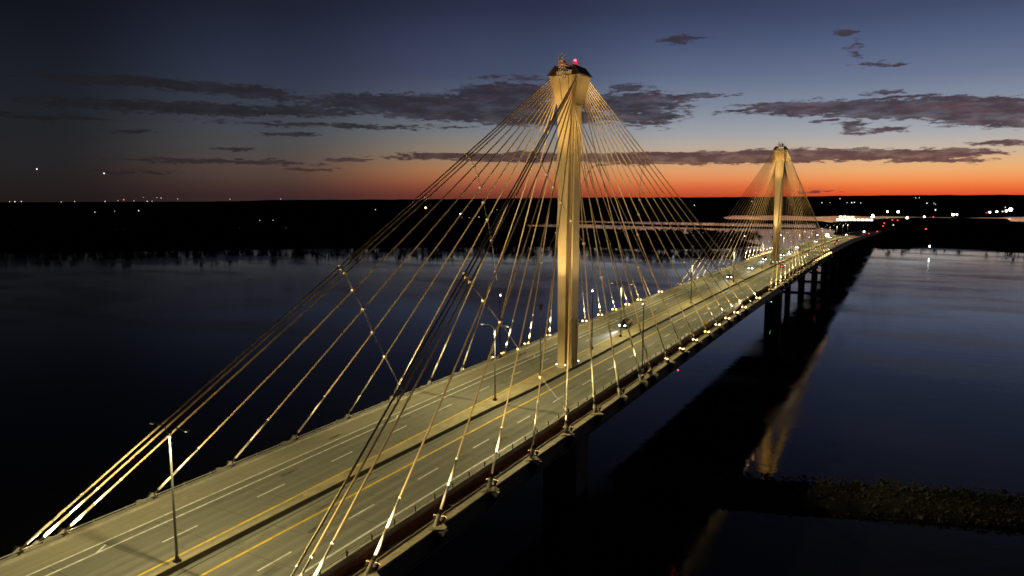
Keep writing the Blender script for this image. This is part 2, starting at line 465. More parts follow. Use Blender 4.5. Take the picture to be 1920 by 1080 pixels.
# far plain and hills up to the skyline (one terrain sheet; height follows the bearing)
def skyline(az):
    pts = [(-180, 20), (-70, 18), (-64, 20), (-52, 21), (-50.0, 26), (-47.8, 37), (-44, 38), (-36, 40), (-30, 46), (-24, 52), (-15, 52.5), (-8, 57), (-5, 62), (-1, 65), (7, 66), (30, 70), (180, 60)]
    for (a, h), (b, h2) in zip(pts[:-1], pts[1:]):
        if a <= az <= b: return h + (h2 - h) * (az - a) / (b - a)
    return 50
m_ = MB(); rings = []
nA = 420
prof = [(2050, -.2), (2300, .02), (3200, .05), (4300, .25), (5000, .85), (5300, 1.0), (6200, .8), (8500, .55)]
for rr, k in prof:
    rg = []
    for i in range(nA):
        az = -115 + 205 * i / (nA - 1)
        j = 1 + .05 * noise.noise(Vector((az * .8, rr * .001, 0))) if k > 0 else 1
        h = skyline(az)
        hh = h * k + (noise.noise(Vector((az * .9, 2, 0))) * 2.6 + noise.noise(Vector((az * 5.0, rr * .01, 5))) * 1.6 + noise.noise(Vector((az * 17.0, rr * .01, 8))) * 1.3) * (1 if k > .1 else 0)
        r2 = rr * (j if rr < 4000 else 1)
        if rr <= 2300: r2 += 120 * noise.noise(Vector((az * .25, 4, 1)))
        rg.append((CAM.x + r2 * math.sin(R(az)), CAM.y + r2 * math.cos(R(az)), WATER + hh))
    rings.append(rg)
m_.loft(rings, closed=False, cap=False)
tag(m_.build('far_hills', BLACKG, smooth=False), kind='structure')

def at_ground(px, py, z):
    d = _X * ((px - 960) / F_PX) - _Y * ((py - 540) / F_PX) + _F
    return CAM + d * ((z - CAM.z) / d.z)
# ------------------------------------------------------------------ woods
rnd = random.Random(7)
def inside(p, poly):
    x, y = p; c = False; n = len(poly)
    for i in range(n):
        x1, y1 = poly[i]; x2, y2 = poly[(i + 1) % n]
        if (y1 > y) != (y2 > y) and x < (x2 - x1) * (y - y1) / (y2 - y1) + x1: c = not c
    return c
def add_tree(v, f, x, y, z, h, w, rn, leaves=46, bare=False):
    def quad(c, s):
        a = Vector((rn.uniform(-1, 1), rn.uniform(-1, 1), rn.uniform(-1, 1))).normalized() * s
        b = a.cross(Vector((rn.uniform(-1, 1), rn.uniform(-1, 1), rn.uniform(-1, 1)))).normalized() * s * rn.uniform(.5, 1)
        o = len(v)
        v.extend([tuple(c - a), tuple(c + b), tuple(c + a), tuple(c - b)]); f.append((o, o + 1, o + 2, o + 3))
    lobes = [(Vector((x + rn.uniform(-.55, .55) * w, y + rn.uniform(-.55, .55) * w, z + h * rn.uniform(.42, .86))), w * rn.uniform(.35, .6)) for _ in range(6)]
    for i in range(leaves):
        c, r = rn.choice(lobes)
        d = Vector((rn.gauss(0, 1), rn.gauss(0, 1), rn.gauss(0, 1))).normalized() * (r * rn.uniform(.3, 1.05))
        quad(c + d, rn.uniform(.4, .9) * (w * .34) * (.55 if bare else 1.0))
    # trunk and limbs
    def limb(a, b, r):
        d = (b - a); sx_ = Vector((d.y, -d.x, 0)); sx_ = (sx_.normalized() if sx_.length > 1e-3 else Vector((1, 0, 0))) * r
        o = len(v); sy_ = Vector((-sx_.y, sx_.x, 0))
        for q in (a - sx_, a + sx_ * .5 + sy_, a + sx_ * .5 - sy_): v.append(tuple(q))
        v.append(tuple(b)); f.extend([(o, o + 1, o + 3), (o + 1, o + 2, o + 3), (o + 2, o, o + 3)])
    top = Vector((x, y, z + h * .8)); limb(Vector((x, y, z - .4)), top, h * .02 + .08)
    for c, r in lobes: limb(Vector((x, y, z + h * rn.uniform(.2, .45))), c + Vector((0, 0, r * .5)), h * .008 + .04)
def bearing_px(x, y):
    d = Vector((x, y, 0)) - Vector((CAM.x, CAM.y, 0)); dd = d.dot(_f)
    return 960 + 1356 * d.dot(_r) / max(dd, 1), dd
def woods(name, poly, n, hmin, hmax, leaves, bare=False, keep=None, seed=1, hcap=None):
    rn = random.Random(seed); v, f = [], []
    xs = [p[0] for p in poly]; ys = [p[1] for p in poly]; k = 0; tries = 0
    while k < n and tries < n * 60:
        tries += 1
        x, y = rn.uniform(min(xs), max(xs)), rn.uniform(min(ys), max(ys))
        if not inside((x, y), poly) or (keep and not keep(x, y)): continue
        h = rn.uniform(hmin, hmax)
        if hcap: h = min(h, hcap(x, y) * rn.uniform(.75, 1.0))
        add_tree(v, f, x, y, WATER + .8, h, h * rn.uniform(.28, .42), rn, leaves, bare); k += 1
    me = bpy.data.meshes.new(name); me.from_pydata(v, [], f); me.materials.append(TREE)
    o = bpy.data.objects.new(name, me); COL.objects.link(o)
    return tag(o, kind='stuff')
front = lambda x, y: True
def isle_cap(x, y):      # low scrub on the far edge of the island where the open water shows behind
    px, d = bearing_px(x, y)
    return 30 if px < 985 else max(1.8, 54.9 - d * 59 / 1356)
woods('island_woods', left_isle, 3800, 12, 20, 40, seed=3, hcap=isle_cap)
far_bank = [(-2600, 700), (-1330, 640), (-1120, 800), (-860, 985), (-640, 1180), (-560, 1290), (-700, 1440), (-760, 1700), (-1200, 2000), (-3200, 1900)]
land('far_bank', far_bank, 2.0)
woods('far_bank_woods', far_bank, 1500, 9, 16, 36, seed=21)
woods('willow_thicket', thin_isle, 150, 4, 10, 22, bare=True, seed=5)
woods('bank_woods', [(p[0], p[1]) for p in right_bank[:9]] + [(420, 1400), (150, 1300), (20, 1120), (-8, 960), (-8, 860)], 1500, 8, 16, 40, seed=9, keep=lambda x, y: x > 24 + max(0, y - 1000) * .12)
woods('spit_woods', spit, 800, 5, 10, 26, seed=12, hcap=lambda x, y: 12 if bearing_px(x, y)[0] < 1335 else 1.6)
pc = []
for k in range(16):
    a = 2 * math.pi * k / 16; c = at_ground(1925 + 38 * math.cos(a) + 4 * math.sin(5 * a), 411 + 4.5 * math.sin(a) + .8 * math.cos(3 * a), WATER + 3.3); pc.append((c.x, c.y))
sheet('pond', pc, WATER + 3.3, M_WATER)
# trees that stand out singly on the island skyline and at its tip
protos = []
for s in range(4):
    rn = random.Random(40 + s)
    v, f = [], []; add_tree(v, f, 0, 0, 0, 15, 5.2, rn, 130, bare=(s == 3))
    me = bpy.data.meshes.new('crown'); me.from_pydata(v, [], f); me.materials.append(TREE)
    tk = MB(); tk.tube((0, 0, -.6), (0.1, 0, 5), .34, .24, 7); tk.tube((0.1, 0, 5), (.5, .2, 9.5), .24, .1, 6); tk.tube((0.1, 0, 4.6), (-1.6, .6, 9), .16, .06, 6); tk.tube((0, 0, 5), (.9, -1.4, 8.6), .14, .05, 6)
    protos.append((me, tk.mesh('trunk', BARK)))
ti = 0
for k in range(44):
    t = k / 43
    x = -262 + 158 * t + rnd.uniform(-1.6, 1.6); y = 636 + 55 * t * t + rnd.uniform(2, 34)
    me, tk = protos[rnd.randrange(3)]
    o = thing('tree', (x, y, WATER + 1.0), f'dark tree on the bridge end of the wooded island, {nth(k)} from the left', 'tree', 'trees along the near tip of the wooded island', rnd.uniform(0, 6.28))
    s = rnd.uniform(.75, 1.25); o.scale = (s, s, s * rnd.uniform(.9, 1.15))
    for nm, mm in (('crown', me), ('trunk', tk)):
        c = bpy.data.objects.new(nm, mm); COL.objects.link(c); c.parent = o
for k, (x, y) in enumerate([(-92, 1228), (-112, 1222), (-150, 1225), (-205, 1216), (-262, 1222)]):
    me, tk = protos[3]
    o = thing('tree', (x, y, WATER + .8), f'bare tree on the thin island behind the far pylon, {nth(k)} from its right tip', 'tree', 'bare trees on the thin island', rnd.uniform(0, 6))
    o.scale = (1.1, 1.1, .95)
    for nm, mm in (('crown', me), ('trunk', tk)):
        c = bpy.data.objects.new(nm, mm); COL.objects.link(c); c.parent = o

# rubble dike in front of the near pier
dk = [(8, 2), (24, 4), (38, 8), (54, 14), (72, 20), (110, 30), (190, 44), (190, 66), (110, 50), (74, 37), (53, 31), (34, 23), (16, 20), (4, 18)]
dike = thing('rubble_dike', (50, 20, WATER), 'low rubble dike lying in the dark water at lower right', 'dike')
m_ = MB()
def off(ins, z):
    cxx = 70; out = []
    n = len(dk)
    for i, (x, y) in enumerate(dk):
        yc = .24 * x + 8
        out.append((x + (2 if x < 40 else -2) * ins * .3, y + (yc - y) * ins * .22, z))
    return out
m_.loft([off(0, WATER - .8), off(1, WATER + .75), off(2.2, WATER + 1.25)])
m_.build('bank_core', CORE, dike)
v_ = MB(); rn = random.Random(11)
cnt = 0
while cnt < 4200:
    x = rn.uniform(6, 150); y = rn.uniform(2, 62)
    if not inside((x, y), dk): continue
    yc = .24 * x + 8 + 3; d = min(1, abs(y - yc) / 10.5)
    z = WATER + 1.28 * (1 - d ** 4) + rn.uniform(-.1, .14)
    s = rn.uniform(.08, .22) if rn.random() < .85 else rn.uniform(.22, .5)
    rot = Matrix.Rotation(rn.uniform(0, 3.1), 3, 'Z') @ Matrix.Rotation(rn.uniform(-.6, .6), 3, 'X') @ Matrix.Rotation(rn.uniform(-.6, .6), 3, 'Y')
    o0 = len(v_.v)
    v_.box((x, y, z), (s * rn.uniform(.6, 1.1), s * rn.uniform(.5, 1), s * rn.uniform(.4, .8)), rot)
    for q in range(o0, len(v_.v)): v_.v[q] += Vector((rn.uniform(-1, 1), rn.uniform(-1, 1), rn.uniform(-1, 1))) * s * .25
    cnt += 1
o = v_.build('rubble_rock', ROCK, dike); o['kind'] = 'stuff'

# ------------------------------------------------------------------ THE BRIDGE DECK
bridge = thing('road_bridge', (0, 0, 0), 'long lit road bridge deck on piers crossing the dark river', 'bridge')
Y0, Y1 = -240, 1180
YS1 = 326.0    # end of the cable-stayed part
def stations(a, b, step=6.0):
    n = max(1, int(math.ceil((b - a) / step))); return [a + (b - a) * i / n for i in range(n + 1)]
def xf(v, y): return v(y) if callable(v) else v
def strip(mb, xa, xb, za, zb, a, b, step=6.0):
    """closed bar running along the deck: x from xa to xb, z (above deck) from za to zb"""
    rings = []
    for y in stations(a, b, step):
        z = zd(y); p, q = xf(xa, y), xf(xb, y); lo, hi = xf(za, y), xf(zb, y)
        rings.append([(p, y, z + lo), (q, y, z + lo), (q, y, z + hi), (p, y, z + hi)])
    mb.loft(rings); return mb
strip(MB(), lambda y: -14.86 if y < YS1 else -12.25, 12.25, -.45, 0, Y0, Y1).build('roadway_slab', M_ROAD, bridge)
def lerp_tab(tab):
    def f(y):
        if y <= tab[0][0]: return tab[0][1]
        for (a, x), (b, x2) in zip(tab[:-1], tab[1:]):
            if y <= b: return x + (x2 - x) * (y - a) / (b - a)
        return tab[-1][1]
    return f
XLY = lerp_tab([(-80, -2.2), (-50, -2.35), (-20, -2.7), (60, -3.15)])
XRY = lerp_tab([(-80, 2.6), (-57, 3.05), (-17, 3.75), (60, 3.95)])
XLD = lerp_tab([(-70, -5.8), (-7, -6.35), (60, -6.6)])
XRD = lerp_tab([(-78, 6.3), (-30, 7.2), (60, 7.4)])
XRW = lerp_tab([(-77, 10.0), (-50, 10.3), (-32, 10.85)])
XMED = lerp_tab([(-90, 1.0), (-60, 1.15), (-25, 1.35), (-8, 1.62), (10, 1.62), (30, 1.4), (200, 1.4), (222, 1.62), (240, 1.62), (260, 1.4)])
def line(name, xc, w, material, a=-150, b=700):
    strip(MB(), lambda y: xf(xc, y) - w / 2, lambda y: xf(xc, y) + w / 2, .004, .010, a, b, 5.0).build(name, material, bridge)
line('edge_line', -10.78, .22, PAINTW); line('edge_line', -9.28, .22, PAINTW)
line('edge_line', XRW, .26, PAINTW)
line('centre_line', XLY, .27, PAINTY); line('centre_line', XRY, .27, PAINTY)
def dash_mesh(xt, y0, L, w=.17):
    m = MB(); strip(m, lambda y: xt(y) - w / 2, lambda y: xt(y) + w / 2, .004, .010, y0, y0 + L, 5); return m
for k in range(64):
    ya = -78.3 - 34.5 + 11.45 * k
    if k < 44 or True:
        dash_mesh(XRD, ya, 3.9).build('lane_dash', PAINTW, bridge)
        dash_mesh(XLD, ya - .6, 3.9).build('lane_dash', PAINTW, bridge)
for y0 in (-82.2, -38, 5.9, 51, 95, 140):
    m = MB(); z = zd(y0) + .005; m.poly([(-10.68, y0 + 1.1, z), (-10.68, y0 + 1.5, z), (-9.38, y0 - .7, z), (-9.38, y0 - 1.1, z)]); m.build('hatch_bar', PAINTW, bridge)
for y0 in (-34.2, 10, 54):
    m = MB(); z = zd(y0) + .005; m.poly([(10.98, y0 - .9, z), (10.98, y0 - .45, z), (11.8, y0 + .6, z), (11.8, y0 + .15, z)]); m.build('hatch_bar', PAINTW, bridge)
rp = random.Random(5)
PATCH = [mat('patch_pale', (.36, .34, .27), .85, spec=.08, noise_scale=1.5, noise_amt=.3), mat('patch_dark', (.13, .125, .11), .85, spec=.08, noise_scale=1.5, noise_amt=.35)]
for (x, y, w_, l_, k) in ((11.2, -62, .9, 5.5, 0), (10.9, -56, .5, 3, 0), (-11.9, -26, .5, 3.2, 0), (-12.8, 6, .7, 4.5, 1), (-12.2, 33, .6, 6, 0), (5.1, -70, .8, 2.6, 1), (2.2, -66, .35, 2.4, 1), (2.1, -58, .3, 2.0, 1), (8.6, -40, .7, 4, 1), (-7.9, -61, .6, 3, 1), (-4.3, -86, .5, 2.2, 1), (6.4, -12, .6, 4, 1), (-12.6, -72, .8, 5, 0), (-11.8, -49, .5, 2.6, 1), (8.9, 26, .6, 5, 1), (4.4, 58, .7, 5, 1), (-5.2, 66, .5, 6, 1), (9, 84, .6, 7, 1)):
    m = MB(); n_ = 9; pts = []
    for i_ in range(n_):
        a_ = 2 * math.pi * i_ / n_; q_ = rp.uniform(.75, 1.1)
        yy = y + l_ / 2 * math.copysign(abs(math.sin(a_)) ** .6, math.sin(a_)) * q_
        pts.append((x + w_ / 2 * math.copysign(abs(math.cos(a_)) ** .6, math.cos(a_)) * q_, yy, zd(yy) + .0035))
    m.poly(pts).build('surface_patch', PATCH[k], bridge)
# raised median carrying pylons and lamps
MSHADE = mat('median_side_shaded', (.085, .075, .055), .9, noise_scale=.8, noise_amt=.3)  # shade on the median's right face, put into a dark colour
XMR = lerp_tab([(-95, 0.0), (-78, 0.02), (-61, .2), (-50, .5), (-35, .8), (-14, 1.62), (8, 1.62), (30, 1.42), (200, 1.42), (222, 1.62), (240, 1.62), (260, 1.42)])
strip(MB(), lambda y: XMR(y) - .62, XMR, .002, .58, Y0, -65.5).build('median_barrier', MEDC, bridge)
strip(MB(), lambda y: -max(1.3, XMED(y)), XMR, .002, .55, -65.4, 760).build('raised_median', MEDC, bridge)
strip(MB(), lambda y: XMR(y) + .003, lambda y: XMR(y) + .03, .012, .535, Y0, 760).build('median_shade_strip', MSHADE, bridge)
strip(MB(), lambda y: XMR(y) + .62, lambda y: XMR(y) + .74, .004, .012, -150, 300).build('gutter_joint', DARKM, bridge)
strip(MB(), lambda y: XMR(y) - .92, lambda y: XMR(y) - .84, .004, .012, -150, -65.5).build('gutter_joint', DARKM, bridge)
# recessed channel between roadway and edge girder, edge girder, fascia
strip(MB(), 12.30, 14.34, -1.22, -1.05, Y0, YS1).build('channel_floor', STEEL_BR, bridge)
strip(MB(), 12.252, 12.30, -1.22, -.12, Y0, YS1).build('channel_side', STEEL_BR, bridge)
strip(MB(), 13.42, 13.50, -1.048, -.72, Y0, YS1).build('channel_pipe', STEEL_BR, bridge)
for s in (1, -1):
    a, b = sorted((s * (14.345 if s > 0 else 14.865), s * 15.48))
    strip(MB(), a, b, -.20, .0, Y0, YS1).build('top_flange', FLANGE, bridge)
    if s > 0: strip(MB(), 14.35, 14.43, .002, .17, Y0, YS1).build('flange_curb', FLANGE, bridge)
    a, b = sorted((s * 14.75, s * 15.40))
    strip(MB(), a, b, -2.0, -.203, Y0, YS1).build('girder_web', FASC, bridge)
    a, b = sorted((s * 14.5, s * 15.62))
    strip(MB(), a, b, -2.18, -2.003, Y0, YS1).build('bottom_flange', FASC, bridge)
    # approach spans beyond the stays
    a, b = sorted((s * 12.253, s * 13.5))
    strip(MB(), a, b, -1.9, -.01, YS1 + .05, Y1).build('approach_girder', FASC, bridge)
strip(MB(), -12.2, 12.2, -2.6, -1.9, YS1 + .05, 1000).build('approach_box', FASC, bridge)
fb = MB()
for k in range(-24, 33):
    y = 5.108 * 2 * k + 2.86
    if y > YS1 - 2: break
    z = zd(y); fb.box((0, y, z - 1.15), (14.7, .18, .65))
o = fb.build('floor_beam', FASC, bridge)

# barriers: a concrete kerb wall with two steel rails on posts, each side a thing of its own
def barrier(s, label):
    xk = 12.0 if s > 0 else 14.62; hk = .44 if s > 0 else .26
    t = thing('guard_rail', (s * xk, 0, 0), label, 'guard rail', 'guard rails along the bridge')
    a, b = sorted((s * (xk - .26), s * (xk + .18)))
    strip(MB(), a, b, .003, hk, Y0, YS1 - .2 if s < 0 else 1100).build('kerb_wall', CONC, t)
    for h in (hk + .22, hk + .46):
        a, b = sorted((s * (xk - .08), s * (xk + .02)))
        strip(MB(), a, b, h - .04, h + .04, Y0, 720 if s > 0 else YS1 - .2).build('steel_rail', RAILM, t)
    pm = MB(); pm.box((0, 0, .25), (.06, .04, .26)); pm.box((-.06 * s, 0, .5), (.05, .05, .06)); pme = pm.mesh('rail_post', DARKM if s > 0 else GALV)
    for k in range(170):
        y = -138 + 3.4 * k
        if s < 0 and y > YS1 - 1: break
        o = bpy.data.objects.new('rail_post', pme); COL.objects.link(o); o.parent = t; o.location = (s * .04, y, zd(y) + hk)
    return t
barrier(1, 'concrete kerb with twin steel rails along the right edge of the roadway')
barrier(-1, 'concrete kerb with twin steel rails along the left edge of the roadway')
t = thing('parapet', (-12.0, 500, 0), 'plain concrete parapet along the left edge of the approach past the far pylon', 'parapet')
strip(MB(), -12.2, -11.8, .003, .8, YS1 + .1, 1100).build('wall', CONC, t)
t = thing('parapet', (12.6, 500, 0), 'dark concrete parapet along the right edge of the approach past the last stay', 'parapet')
strip(MB(), 12.56, 12.9, .003, 1.0, YS1 + .1, 1100).build('wall', FASC, t)

# ------------------------------------------------------------------ PIERS
def prism_pier(mb, x0, x1, y0, y1, z0, z1, bev=.5, top=None):
    def rg(x0, x1, y0, y1, z, b): return [(x0 + b, y0, z), (x1 - b, y0, z), (x1, y0 + b, z), (x1, y1 - b, z), (x1 - b, y1, z), (x0 + b, y1, z), (x0, y1 - b, z), (x0, y0 + b, z)]
    mb.loft([rg(x0, x1, y0, y1, z0, bev), rg(x0, x1, y0, y1, z1, bev)]); return mb
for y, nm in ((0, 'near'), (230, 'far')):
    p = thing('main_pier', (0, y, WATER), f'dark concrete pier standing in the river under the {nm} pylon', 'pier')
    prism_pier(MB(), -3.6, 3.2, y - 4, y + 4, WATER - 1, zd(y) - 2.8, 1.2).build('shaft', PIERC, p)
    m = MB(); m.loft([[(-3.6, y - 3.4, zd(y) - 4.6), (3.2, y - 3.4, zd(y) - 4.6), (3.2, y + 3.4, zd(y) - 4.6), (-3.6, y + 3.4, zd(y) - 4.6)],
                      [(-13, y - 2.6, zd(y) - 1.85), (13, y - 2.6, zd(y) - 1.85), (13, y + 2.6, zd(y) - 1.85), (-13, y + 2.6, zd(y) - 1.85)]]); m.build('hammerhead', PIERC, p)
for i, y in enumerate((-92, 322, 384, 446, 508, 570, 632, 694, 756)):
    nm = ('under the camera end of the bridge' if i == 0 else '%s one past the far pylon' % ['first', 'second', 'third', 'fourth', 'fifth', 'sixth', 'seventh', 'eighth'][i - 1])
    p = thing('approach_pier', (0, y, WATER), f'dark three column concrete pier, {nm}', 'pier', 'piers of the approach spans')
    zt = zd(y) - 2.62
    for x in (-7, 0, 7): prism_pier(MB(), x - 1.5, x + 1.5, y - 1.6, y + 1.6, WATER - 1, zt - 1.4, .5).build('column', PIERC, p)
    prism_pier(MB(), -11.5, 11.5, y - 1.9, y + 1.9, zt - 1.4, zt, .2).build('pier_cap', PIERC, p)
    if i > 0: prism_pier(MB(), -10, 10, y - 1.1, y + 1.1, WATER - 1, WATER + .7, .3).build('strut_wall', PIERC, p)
for (x, y, z, g, lab) in ((-.5, 225.4, -16.4, GRNG, 'green navigation light low on the far pylon pier'), (15.75, 17.7, -2.4, REDN, 'red navigation light on the girder just past the near pylon'), (8.4, 319.8, -9.5, REDN, 'red navigation light on the first pier beyond the far pylon')):
    t = thing('navigation_light', (x, y, z), lab, 'navigation light', 'navigation lights')
    MB().box((x, y + .25, z), (.12, .2, .25)).build('bracket', DARKM, t)
    MB().sphere((x, y, z), .14).build('lens', g, t, True)

# ------------------------------------------------------------------ PYLONS
A1 = lerp_tab([(0, .69), (24, .80), (38, .98), (47.6, 1.12)])     # half width of the fore-and-aft stem
A2 = lerp_tab([(0, 1.38), (24, 1.48), (38, 1.62), (47.6, 1.75)])  # half width of the cross arm
BL = lerp_tab([(0, 2.83), (24, 2.7), (47.6, 2.1)])                # half length of the stem
def cross_ring(y0, z, g=0.0):
    a, w, b, c = A1(z) - g, A2(z) - g, BL(z) - g, 1.40 - g
    q = [(-a, -b), (a, -b), (a, -c), (w, -c), (w, c), (a, c), (a, b), (-a, b), (-a, c), (-w, c), (-w, -c), (-a, -c)]
    return [(x, y0 + yy, z) for x, yy in q]
HB, HT = 47.6, 52.3
def head_half(z):
    t = (z - HB) / (HT - HB); return 1.78 + t * .98, 2.12 + t * .64
SPAN = [2.86 + 10.216 * i for i in range(11)]
SIDE = [2.86 + 10.216 * i for i in range(8)] + [83.75, 86.2, 87.75]
def pylon(y0, nm, other):
    p = thing('pylon', (0, y0, zd(y0)), f'{nm} concrete bridge pylon lit golden, standing in the median', 'pylon', 'pylons of the cable stayed bridge')
    zb = zd(y0) + .56
    # shaft in cast lifts with a narrow recessed joint between them
    lifts = [zb, 4.6, 9.2, 13.8, 18.4, 23.9, 29.0, 34.2, 39.0, 43.5, HB]
    for a, b in zip(lifts[:-1], lifts[1:]):
        big = a in (23.9, 34.2)
        m = MB()
        g0 = .012; jt = .05 if big else .02
        m.loft([cross_ring(y0, a, .06 if big else .02), cross_ring(y0, a + jt, .06 if big else .02), cross_ring(y0, a + jt + .002, 0), cross_ring(y0, b - .001, 0)])
        m.build('shaft_lift', PYLC, p)
    # base plinth
    m = MB(); m.loft([[(x * 1.0, y0 + (yy - y0) * 1.0, zb - .02) for x, yy, _ in cross_ring(y0, 0, -.16)], [(x, yy, zb + .5) for x, yy, _ in cross_ring(y0, 0, -.10)]])
    m.build('base_plinth', PYLC, p)
    # head: inverted truncated pyramid
    m = MB()
    def hr(z, k=1.0):
        ax, by = head_half(z); return [(-ax, y0 - by, z), (ax, y0 - by, z), (ax, y0 + by, z), (-ax, y0 + by, z)]
    m.loft([hr(HB + .01), hr(49.4), hr(50.9), hr(HT)])
    m.build('pylon_head', PYLC, p)
    # saddle ribs between the stays on the two fan faces
    for sy in (-1, 1):
        for x in (-.62, .62):
            m = MB()
            rg = []
            for z in (48.2, 52.0):
                ax, by = head_half(z); k = x * ax / 1.9
                rg.append([(k - .12, y0 + sy * (by + .01), z), (k + .12, y0 + sy * (by + .01), z), (k + .12, y0 + sy * (by + .22), z), (k - .12, y0 + sy * (by + .22), z)])
            m.loft(rg).build('saddle_rib', PYLC, p)
    # dark caps either side of the top slot
    for s in (-1, 1):
        prof_ = [(s * 1.55, 52.31), (s * 3.0, 52.31), (s * 3.06, 52.5), (s * 1.95, 54.05), (s * 1.55, 54.1)]
        m = MB(); m.loft([[(x, y0 - 2.95 + (.5 if z > 54 else 0), z) for x, z in prof_], [(x, y0 + 2.95 - (.5 if z > 54 else 0), z) for x, z in prof_]]); m.build('roof_cap', ROOF, p)
    MB().box((0, y0, 52.68), (1.5, 2.55, .365)).build('saddle_block', PYLC, p)
    # maintenance platform along the slot, hand rails
    zp = 54.0
    MB().box((0, y0 - .2, zp), (.75, 3.3, .09)).build('platform', mat('platform_orange_lit', (.38, .17, .08), .7, noise_scale=2, noise_amt=.3), p)  # orange light falling on the platform is put into its base colour
    m = MB()
    for x in (-.72, .72):
        for y in (-3.4, -2.3, -1.2, -.1, 1.0, 2.1, 3.0): m.tube((x, y0 + y, zp), (x, y0 + y, zp + 1.05), .03, .03, 5)
        m.tube((x, y0 - 3.4, zp + 1.05), (x, y0 + 3.0, zp + 1.05), .03, .03, 5); m.tube((x, y0 - 3.4, zp + .55), (x, y0 + 3.0, zp + .55), .025, .025, 5)
    for y in (-3.4, 3.0):
        m.tube((-.72, y0 + y, zp + 1.05), (.72, y0 + y, zp + 1.05), .03, .03, 5)
    m.build('platform_railing', GALV, p)
    # hoist cage and lattice ladder hanging in front of the head
    m = MB(); yb = y0 - 3.35
    for x in (-.42, .42):
        for dy in (-.42, .42):
            m.tube((x, yb + dy, 51.75), (x, yb + dy, 55.75), .05, .05, 5)
    zz = 51.75
    for k in range(8):
        z = 51.75 + k * .57
        for dy in (-.42, .42): m.tube((-.42, yb + dy, z), (.42, yb + dy, z), .03, .03, 4)
        for x in (-.42, .42): m.tube((x, yb - .42, z), (x, yb + .42, z), .03, .03, 4)
        if k < 4:
            m.tube((-.42, yb - .42, z), (.42, yb - .42, z + .57), .03, .03, 4)
    m.build('ladder_cage', GALV, p)
    MB().box((-.05, yb + .1, 54.55), (.5, .5, .18)).build('hoist_box', MATS['platform_orange_lit'], p)
    # beacon
    bm_ = MB(); bm_.tube((.55, y0 + .9, zp), (.55, y0 + .9, 54.85), .12, .12, 8); bm_.box((.55, y0 + .9, 54.5), (.28, .28, .12))
    bc = bm_.build('beacon_post', DARKM, p)
    MB().sphere((.55, y0 + .9, 55.28), .25, 12, 8).build('beacon_lens', REDG if y0 == 0 else ROOF, bc, True)
    MB().tube((.55, y0 + .9, 54.62), (.55, y0 + .9, 55.1), .36, .30, 12).build('beacon_housing', glow('red_halo_glow', (1, .012, .04), 1.3) if y0 == 0 else ROOF, bc, True)  # red halo below the near beacon's lens, put in as a glowing housing
    if y0 == 0: lamp('beacon_bulb', 'POINT', Vector((.55, .9, 55.2)) - Vector((0, y0, zd(y0))), 260, (1, .12, .15), p, radius=.4)
    m = MB(); m.tube((1.2, y0 + 1.9, 54.2), (1.2, y0 + 1.9, 56.3), .03, .02, 5); m.tube((-1.4, y0 + 2.2, 54.2), (-1.4, y0 + 2.2, 55.4), .03, .02, 5); m.build('lightning_rod', DARKM, p)
    # damper brackets hanging below the head on the right rear
    m = MB()
    for k in range(3):
        m.box((1.35 + .18 * k, y0 + .9 + .35 * k, 46.7 - .5 * k), (.14, .14, .7)); m.tube((1.2, y0 + .6 + .4 * k, 47.5), (1.5 + .2 * k, y0 + 1.0 + .4 * k, 45.6 - .4 * k), .07, .07, 5)
    m.build('damper_bracket', DARKM, p)
    # conduit and little lamps at the foot
    MB().tube((A2(0) + .06, y0 + 1.25, zb), (A2(0) + .16, y0 + 1.25, 9.0), .05, .05, 5).build('conduit', SLEEVE, p)
    for x, y in ((-.85, -2.95), (.9, -2.95), (1.52, 1.55)):
        MB().sphere((x, y0 + y, zb + .62), .085, 6, 4).build('foot_lamp', WHITEG, p)
    m = MB(); m.path([(A2(10) * .6, y0 - 1.44, 8.9), (A2(10) * .9, y0 - 1.6, 9.6), (A2(10), y0 - 1.2, 10.1)], .06, 5); m.build('bracket_arm', SLEEVE, p)
    return p
pylon(0, 'near taller looking', 'far')
pylon(230, 'far smaller looking', 'near')

# ------------------------------------------------------------------ STAY CABLES, their floodlights, brackets and cross ties
T_LOW = {11: .449, 10: .442, 9: .434, 8: .388, 7: .331, 6: .256, 5: .168, 4: .055}
T_UP = {11: .737, 10: .736, 9: .735, 8: .719, 7: .694, 6: .662, 5: .619, 4: .566, 3: .494, 2: .378}
def stay_ends(y0, sx_, sy_, k):
    side = (y0 == 0) == (sy_ < 0)
    dist = (SIDE if side else SPAN)[k - 1]
    y = y0 + sy_ * dist
    base = Vector((sx_ * 15.15, y, zd(y) + .05))
    f = (k - .5) / 11
    z = 47.9 + f * 4.2; ax, by = head_half(z)
    top = Vector((sx_ * (ax - .22), y0 + sy_ * (by - .05), z))
    return base, top
# floodlight prototype: bracket with two cylindrical heads; looks along +y, tilted per copy
fl = bpy.data.objects.new('floodlight_pair', None); COL.objects.link(fl); fl.empty_display_size = .3
m = MB(); m.box((0, 0, .06), (.52, .05, .05)); m.box((0, 0, .22), (.05, .05, .2)); m.tube((-.44, 0, .06), (-.44, 0, .36), .04, .04, 6); m.tube((.44, 0, .06), (.44, 0, .36), .04, .04, 6)
m.build('bracket', DARKM, fl, world=False)
hm = MB(); hm.tube((0, -.24, 0), (0, .16, 0), .15, .24, 10); hm.tube((0, .16, 0), (0, .29, 0), .265, .27, 12, False)
lm = MB(); lm.tube((0, .212, 0), (0, .235, 0), .26, .26, 12)
hme, lme = hm.mesh('lamp_head', DARKM), lm.mesh('lens', LAMPG)
for s in (-1, 1):
    h = bpy.data.objects.new('lamp_head', hme); COL.objects.link(h); h.parent = fl; h.location = (s * .44, 0, .42)
    l = bpy.data.objects.new('lens', lme); COL.objects.link(l); l.parent = h
first = True
